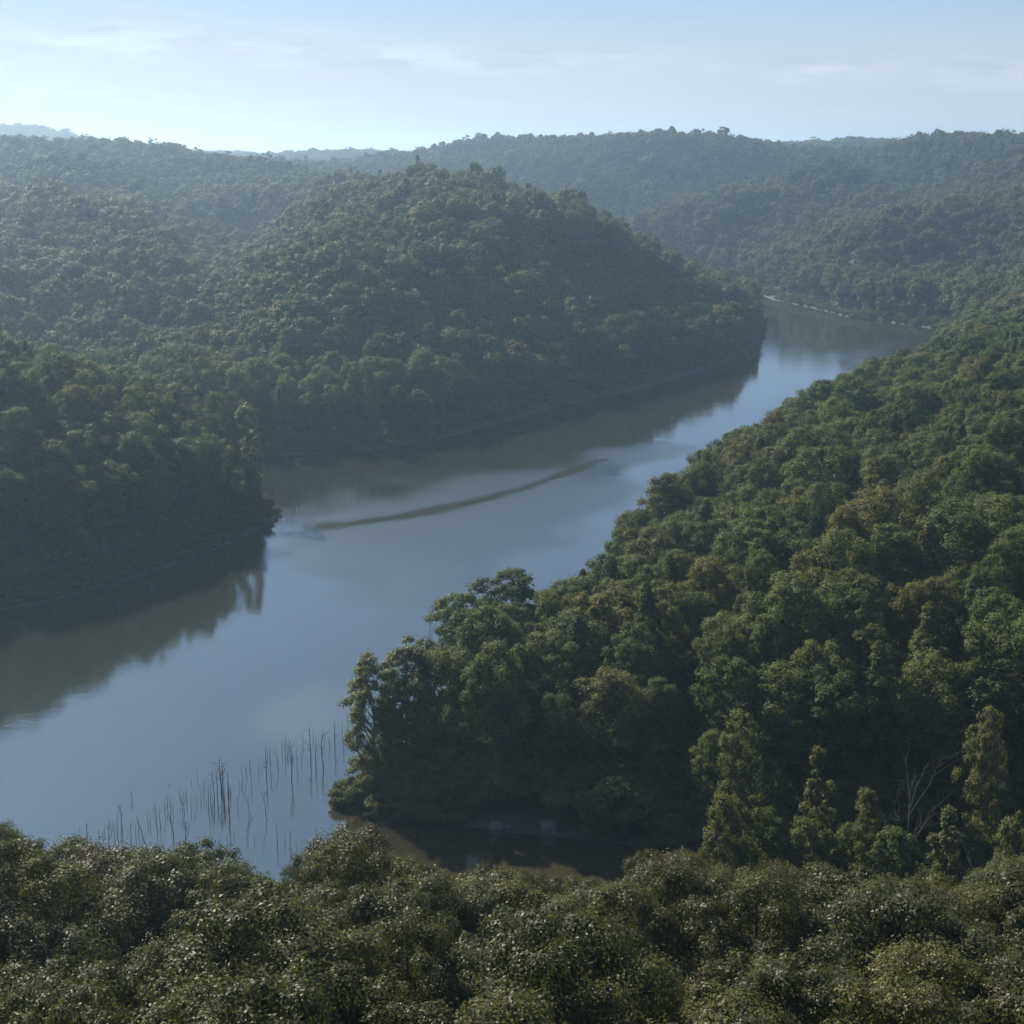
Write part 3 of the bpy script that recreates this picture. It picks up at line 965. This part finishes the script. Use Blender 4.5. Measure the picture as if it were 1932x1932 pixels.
bh = rng.uniform(3.0, 7.5, nb) * np.clip(0.55 + bs / 10, 0.5, 1.2)
pv_ = np.stack([np.r_[TX[ri], bq[:, 0]], np.r_[TY[ri], bq[:, 1]], np.r_[TZ[ri], bz]], 1)
fm = bpy.data.meshes.new('forest')
fm.vertices.add(len(pv_))
fm.vertices.foreach_set('co', pv_.astype(np.float32).ravel())
base_h = np.array([HEIGHT[k[1].name] for k in MID + FAR + NEAR])[kind]
sc = TH[ri] / base_h
bk = rng.integers(0, len(SHRUBS), nb)
bsc = bh / np.array([q[2] for q in SHRUBS])[bk]
sx = np.r_[sc * TW[ri], bsc * rng.uniform(0.9, 1.4, nb)]
sz_ = np.r_[sc, bsc]
at = fm.attributes.new('tree_kind', 'INT', 'POINT'); at.data.foreach_set('value', np.r_[kind, nm + len(FAR) + len(NEAR) + bk].astype(np.int32))
at = fm.attributes.new('tree_scale', 'FLOAT_VECTOR', 'POINT')
at.data.foreach_set('vector', np.stack([sx, sx, sz_], 1).astype(np.float32).ravel())
at = fm.attributes.new('tree_turn', 'FLOAT_VECTOR', 'POINT')
at.data.foreach_set('vector', np.stack([np.zeros(len(pv_)), np.zeros(len(pv_)), rng.uniform(0, 6.28, len(pv_))], 1).astype(np.float32).ravel())
forest = link('forest', fm)
tag(forest, 'dense broadleaf forest covering the hills on both sides of the river', 'forest', None, 'stuff')

ng = bpy.data.node_groups.new('forest_trees', 'GeometryNodeTree')
ng.interface.new_socket('Geometry', in_out='INPUT', socket_type='NodeSocketGeometry')
ng.interface.new_socket('Geometry', in_out='OUTPUT', socket_type='NodeSocketGeometry')
N = ng.nodes
gi, go = N.new('NodeGroupInput'), N.new('NodeGroupOutput')
join = N.new('GeometryNodeJoinGeometry')


def named(nm_, typ):
    nd = N.new('GeometryNodeInputNamedAttribute')
    nd.data_type = typ
    nd.inputs[0].default_value = nm_
    return nd.outputs[0]


a_kind, a_scale, a_turn = named('tree_kind', 'INT'), named('tree_scale', 'FLOAT_VECTOR'), named('tree_turn', 'FLOAT_VECTOR')
standing = {}
for o in list(COL.objects):
    if o.type == 'MESH' and o.parent is not None and o.data.name not in standing:
        standing[o.data.name] = o
for k, (tm, cm) in enumerate(kinds):
    jj = N.new('GeometryNodeJoinGeometry')
    for me in (tm, cm):
        oi = N.new('GeometryNodeObjectInfo')
        oi.transform_space = 'ORIGINAL'
        oi.inputs['Object'].default_value = standing[me.name]
        ng.links.new(oi.outputs['Geometry'], jj.inputs[0])
    cmpn = N.new('FunctionNodeCompare')
    cmpn.data_type = 'INT'
    cmpn.operation = 'EQUAL'
    ints = [s for s in cmpn.inputs if s.type == 'INT']
    ng.links.new(a_kind, ints[0])
    ints[1].default_value = k
    ip = N.new('GeometryNodeInstanceOnPoints')
    ng.links.new(gi.outputs[0], ip.inputs['Points'])
    ng.links.new(cmpn.outputs[0], ip.inputs['Selection'])
    ng.links.new(jj.outputs[0], ip.inputs['Instance'])
    e2r = N.new('FunctionNodeEulerToRotation')
    ng.links.new(a_turn, e2r.inputs[0])
    ng.links.new(e2r.outputs[0], ip.inputs['Rotation'])
    ng.links.new(a_scale, ip.inputs['Scale'])
    ng.links.new(ip.outputs[0], join.inputs[0])
ng.links.new(join.outputs[0], go.inputs[0])
md = forest.modifiers.new('trees', 'NODES')
md.node_group = ng
print('forest instances', len(ri), 'singles', int(single.sum()), 'explicit', len(placed))

# ------------------------------------------------------------------ drowned stems in the water
def stem_mesh(seed, twigs, lean=0.0, fork=False):
    """unit height 5 m, base at the origin"""
    g = np.random.default_rng(seed)
    tb = Tubes()
    zs = np.linspace(-1.2, 5, 7)
    wig = np.cumsum(g.normal(size=7)) * 0.10
    path = np.stack([lean * np.maximum(zs, 0) + wig, np.cumsum(g.normal(size=7)) * 0.05, zs], 1)
    path[:, :2] -= path[1, :2] * 0.6
    tb.add(path, np.linspace(0.085, 0.03, 7), 5)
    for k in range(twigs):
        z0 = g.uniform(1.2, 4.4)
        s0 = np.array([np.interp(z0, zs, path[:, 0]), np.interp(z0, zs, path[:, 1]), z0])
        an = g.uniform(0, 6.28)
        L = g.uniform(0.6, 1.7)
        e = s0 + np.array([math.cos(an) * L * 0.7, math.sin(an) * L * 0.7, L * g.uniform(0.2, 0.9)])
        mdp = (s0 + e) / 2 + g.normal(size=3) * 0.12
        tb.add([s0, mdp, e], [0.035, 0.026, 0.014], 4)
    if fork:
        s0 = np.array([np.interp(2.0, zs, path[:, 0]), 0, 2.0])
        tb.add([s0, s0 + (0.5, 0.1, 0.9), s0 + (0.7, 0.1, 2.4)], [0.06, 0.045, 0.02], 4)
    return tb.mesh('dead_stem', MAT_DEAD)


PLAIN = [stem_mesh(s, t_) for s, t_ in ((1, 0), (2, 0), (3, 1), (4, 0), (5, 2))]
TWIGGY = [stem_mesh(11, 7), stem_mesh(12, 9), stem_mesh(13, 6, fork=True), stem_mesh(14, 8, 0.06, True)]
LEANING = [stem_mesh(21, 1, -0.12), stem_mesh(22, 3, -0.28)]
sa = [(275, 1640, 1300, 't'), (405, 1600, 1400, 't'), (510, 1680, 1290, 't'), (585, 1700, 1350, ''), (615, 1700, 1340, ''), (455, 1650, 1410, ''), (470, 1650, 1360, ''), (655, 1520, 1340, ''), (610, 1400, 1210, ''), (648, 1350, 1110, 't'), (720, 1500, 1470, ''), (778, 1660, 1300, ''), (820, 1500, 1370, ''), (850, 1500, 1290, ''), (890, 1660, 1500, ''), (968, 1665, 1230, 'l2'), (950, 1360, 1215, ''), (978, 1370, 1220, ''), (1018, 1230, 1095, ''), (1043, 1350, 1100, ''), (1095, 1380, 1150, ''), (1140, 1230, 1050, ''), (1168, 1180, 1000, ''), (1207, 1290, 1015, ''), (1265, 1660, 1190, 'l'), (1240, 1250, 1110, ''), (1375, 1700, 1290, 't'), (1313, 1090, 930, ''), (1368, 1230, 970, 't'), (1335, 1220, 1030, ''), (1388, 1110, 940, ''), (1443, 1200, 1005, ''), (1487, 1270, 1190, ''), (1505, 1130, 1020, ''), (1445, 890, 830, ''), (1512, 860, 735, ''), (1545, 1030, 900, ''), (1555, 1150, 1060, ''), (1575, 1020, 850, ''), (1603, 960, 850, ''), (1640, 1230, 900, ''), (1665, 1130, 890, ''), (1680, 1220, 950, ''), (1615, 1140, 1050, ''), (1785, 1010, 560, 't'), (1735, 1050, 730, ''), (1705, 1060, 720, 't'), (1820, 1130, 790, 'l'), (1865, 1200, 735, ''), (1885, 1040, 910, ''), (1748, 1230, 1160, ''), (1855, 1660, 1440, ''), (1770, 1710, 1510, ''), (1815, 1770, 1660, 'l'), (1720, 1800, 1700, ''), (1040, 1810, 1560, ''), (1090, 1770, 1600, ''), (1075, 1690, 1550, ''), (185, 1580, 1380, ''), (1185, 920, 870, ''), (1140, 1420, 1380, ''), (770, 1080, 950, 't')]
sb = [(130, 1350, 1030, ''), (195, 1300, 1130, ''), (178, 1440, 980, ''), (60, 1470, 1400, ''), (95, 1240, 830, 't'), (280, 1430, 1275, ''), (405, 1480, 1265, 't'), (450, 1540, 1420, 'l2'), (605, 1540, 1215, 'l'), (295, 1190, 1070, ''), (322, 1180, 910, ''), (365, 1240, 1100, ''), (362, 1030, 930, ''), (380, 1060, 970, ''), (432, 1160, 935, ''), (415, 960, 850, ''), (515, 1020, 890, ''), (550, 1020, 955, ''), (600, 1100, 690, 't'), (615, 880, 730, ''), (650, 900, 690, ''), (740, 990, 740, 'l'), (660, 1140, 1020, 't'), (775, 820, 670, ''), (812, 930, 800, ''), (820, 760, 560, ''), (885, 1100, 600, 't'), (950, 950, 710, ''), (1010, 720, 550, 't'), (1095, 920, 460, 't'), (1165, 970, 570, ''), (1250, 970, 500, 't'), (1315, 750, 600, ''), (1130, 660, 510, ''), (1385, 750, 420, 't'), (1475, 760, 610, 't'), (1525, 560, 340, ''), (1465, 560, 430, ''), (1580, 550, 390, ''), (1610, 550, 470, ''), (1637, 640, 510, ''), (1740, 640, 380, ''), (235, 1770, 1660, ''), (375, 1780, 1670, ''), (390, 1760, 1640, ''), (468, 1800, 1685, ''), (725, 1860, 1580, ''), (815, 1830, 1690, ''), (870, 1820, 1660, 't'), (1180, 1800, 1655, ''), (1350, 1490, 1430, 't'), (1320, 1760, 1620, ''), (1350, 1780, 1590, ''), (80, 1900, 1750, ''), (550, 1920, 1865, ''), (940, 1850, 1770, ''), (840, 850, 730, ''), (1000, 880, 740, ''), (900, 870, 780, '')]
px24 = [((150 + x * .20704), 1650 + y * .20704, 1650 + tt * .20704, k) for x, y, tt, k in sa] + [((500 + x * .20704), 1600 + y * .20704, 1600 + tt * .20704, k) for x, y, tt, k in sb]
special = {('a', 1265): 'tall leaning dead stem rising from behind the near treetops', ('a', 968): 'long slanting dead branch leaning low over the water', ('b', 605): 'single bent dead stem standing apart in the open water',
           ('b', 885): 'forked dead sapling with upswept arms in the middle of the drowned stand', ('b', 405): 'dead stem with side twigs just right of the short stub', ('b', 725): 'straight dead stem standing apart nearest the round near bank tree',
           ('b', 1180): 'lone short dead stem in open water left of the wooded point', ('a', 1785): 'tallest dead stem in the left thicket of drowned saplings', ('b', 1250): 'dead sapling with bristling twigs at the right of the stand', ('b', 600): 'crooked dead sapling with a bent foot in the drowned stand',
           ('a', 1375): 'dead stem with drooping twigs beside the leaning one by the near treetops', ('b', 1095): 'tall double-stemmed dead sapling in the right part of the stand'}
cols = {}
for n_, (u, vb, vt, k) in enumerate(px24):
    cols.setdefault((k == 't', int(np.argmin(np.abs(fu - u * 0.805)))), []).append((-vb, n_))
place = {n_: (ORD[c], ORD[r]) for (tw, c), l in cols.items() for r, (_, n_) in enumerate(sorted(l))}
keys = [('a', q[0]) for q in sa] + [('b', q[0]) for q in sb]
for n_, (key, (u, vb, vt, k)) in enumerate(zip(keys, px24)):
    s = 1932 / 2400
    x, y = on_z(u * s, vb * s)
    ztop = at_y(u * s, vt * s, y)[2]
    h = max(0.5, ztop) * 0.92
    me = random.choice(TWIGGY) if k == 't' else LEANING[1] if k == 'l2' else LEANING[0] if k == 'l' else random.choice(PLAIN)
    o = link('dead_stem', me)
    o.location = (x, y, 0)
    o.scale = (h / 5 * 0.6 + 0.4, h / 5 * 0.6 + 0.4, h / 5)
    o.rotation_euler = (0, 0, 0 if k[:1] == 'l' else random.uniform(0, 6.28))
    part = 'left' if u < 480 else ('middle' if u < 660 else 'right')
    if key in special:
        tag(o, special[key], 'dead stem', 'drowned saplings in the river')
    elif k == 't':
        tag(o, 'twiggy dead sapling in the water, %s upward above the %s near treetop' % (place[n_][1], place[n_][0]), 'dead stem', 'twiggy drowned saplings, %s part' % part)
    else:
        tag(o, 'thin bare dead stem in the water, %s upward above the %s near treetop' % (place[n_][1], place[n_][0]), 'dead stem', 'bare drowned stems, %s part' % part)
inlet_u = sorted(random.uniform(520, 770) for k in range(46))
n_in = 0
for u in inlet_u:
    v = random.uniform(922, 958) + (u - 520) * -0.06 + random.uniform(0, 22) * (u < 620)
    x, y = on_z(u, v)
    if signed(np.array([x]), np.array([y]))[0] > -1:
        continue
    o = link('dead_stem', random.choice(PLAIN + TWIGGY[:2]))
    o.location = (x, y, 0)
    o.scale = (0.9, 0.9, random.uniform(0.35, 0.85))
    o.rotation_euler = (0, 0, random.uniform(0, 6.28))
    tag(o, 'faint far dead stem in the dark inlet, %s from the left hill tip' % ORD[n_in], 'dead stem', 'drowned stems in the far inlet')
    n_in += 1


# ------------------------------------------------------------------ bare dead trees
def bare_tree(u, vbase, vtop, y, seed, label, mat=MAT_PALEWOOD, buried=0.0):
    g = np.random.default_rng(seed)
    x, y, zt = at_y(u, vtop, y)
    z0 = float(ground(x, y))
    H = zt - z0
    tb, lb = Tubes(), []
    zs = np.linspace(-1, H * 0.75, 7)
    path = np.stack([np.cumsum(g.normal(size=7)) * 0.12, np.cumsum(g.normal(size=7)) * 0.12, zs], 1)
    tb.add(path, np.linspace(0.17, 0.05, 7), 6)
    e = bpy.data.objects.new('bare_tree', None)
    COL.objects.link(e)
    e.location = (x, y, z0)
    tag(e, label, 'dead tree', 'bare dead trees')
    br = Tubes()
    for k in range(11):
        zz = H * g.uniform(0.35, 0.75)
        s0 = np.array([np.interp(zz, zs, path[:, 0]), np.interp(zz, zs, path[:, 1]), zz])
        an = g.uniform(0, 6.28)
        L = H * g.uniform(0.15, 0.32)
        d = np.array([math.cos(an) * 0.55, math.sin(an) * 0.55, 0.83])
        e1 = s0 + d * L * 0.5 + g.normal(size=3) * 0.2
        e2 = e1 + (d * (0.7, 0.7, 1.1)) * L * 0.5 + g.normal(size=3) * 0.2
        br.add([s0, e1, e2], [0.06, 0.04, 0.015], 4)
        for q in range(4):
            s1 = e1 + (e2 - e1) * g.uniform(0, 0.9)
            br.add([s1, s1 + (d + g.normal(size=3) * 0.5) * L * 0.28], [0.035, 0.014], 4)
    link('trunk', tb.mesh('trunk', mat), e)
    link('branches', br.mesh('branches', mat), e)


bare_tree(800, 1260, 1150, 258, 1, 'bare twiggy dead crown rising behind the pale trees of the point', MAT_DEAD)
bare_tree(1725, 1560, 1405, 196, 2, 'bare tree with upswept limbs in the dark wood', MAT_DEAD)
bare_tree(1492, 1655, 1568, 190, 3, 'forked bare tree just above the near treetops in the dark cove', MAT_PALEWOOD)
bare_tree(1850, 1680, 1590, 176, 4, 'bare tree beside the narrow pale tree at the right', MAT_PALEWOOD)


# ------------------------------------------------------------------ boulders and a drift log
def boulder(u, v, size, seed, label):
    import bmesh
    x, y = on_z(u, v)
    bm = bmesh.new()
    bmesh.ops.create_icosphere(bm, subdivisions=3, radius=1)
    g = np.random.default_rng(seed)
    planes = [g.normal(size=3) for _ in range(12)] + [np.array([0.1, -1.0, 0.25]), np.array([-0.9, -0.3, 0.2]), np.array([0.95, -0.2, 0.3]), np.array([0.1, 0.1, 1.0])]
    for vt in bm.verts:
        c = np.array(vt.co)
        for pl in planes:
            pl_ = pl / np.linalg.norm(pl)
            d = c @ pl_
            if d > 0.62:
                c = c - pl_ * (d - 0.62)
        vt.co = c * size
    me = bpy.data.meshes.new('boulder')
    bm.to_mesh(me)
    bm.free()
    me.materials.append(MAT_ROCK)
    o = link('boulder', me)
    o.location = (x, y, size[2] * 0.45)
    tag(o, label, 'boulder', 'boulders in the cove')


boulder(1036, 1572, (2.3, 1.7, 1.9), 5, 'large pale block of rock at the water edge in the dark cove')
boulder(936, 1562, (1.9, 1.2, 1.0), 6, 'lower pale rock left of the large block in the dark cove')
boulder(957, 1565, (0.8, 0.7, 0.7), 8, 'small rock between the two bigger rocks in the cove')
tb = Tubes()
p0, p1 = on_z(722, 1516), on_z(762, 1538)
tb.add([(p0[0], p0[1], 1.5), ((p0[0] + p1[0]) / 2, (p0[1] + p1[1]) / 2, 0.75), (p1[0], p1[1], 0.1)], [0.24, 0.2, 0.12], 8)
tb.add([(p0[0] * .7 + p1[0] * .3, p0[1] * .7 + p1[1] * .3, 1.1), (p0[0] * .6 + p1[0] * .4 + 0.5, p0[1] * .6 + p1[1] * .4 - 0.5, 1.9)], [0.09, 0.03], 5)
tag(link('drift_log', tb.mesh('drift_log', MAT_PALEWOOD)), 'bleached drift log sloping into the water at the point', 'log')

# ------------------------------------------------------------------ haze: one closed box of even air round everything but the sky
top = float(max(GZ.max() + 32, CAM_H + 4))
bx = np.array([(x, y, z) for x in (-6400, 6400) for y in (-700, 9400) for z in (-6.0, top)], float)
hf = np.array([(0, 1, 3, 2), (4, 6, 7, 5), (0, 4, 5, 1), (2, 3, 7, 6), (0, 2, 6, 4), (1, 5, 7, 3)])
haze = link('haze', mesh('haze', bx, hf, MAT_HAZE))
tag(haze, 'thin pale blue haze filling the valley air', 'haze', None, 'stuff')
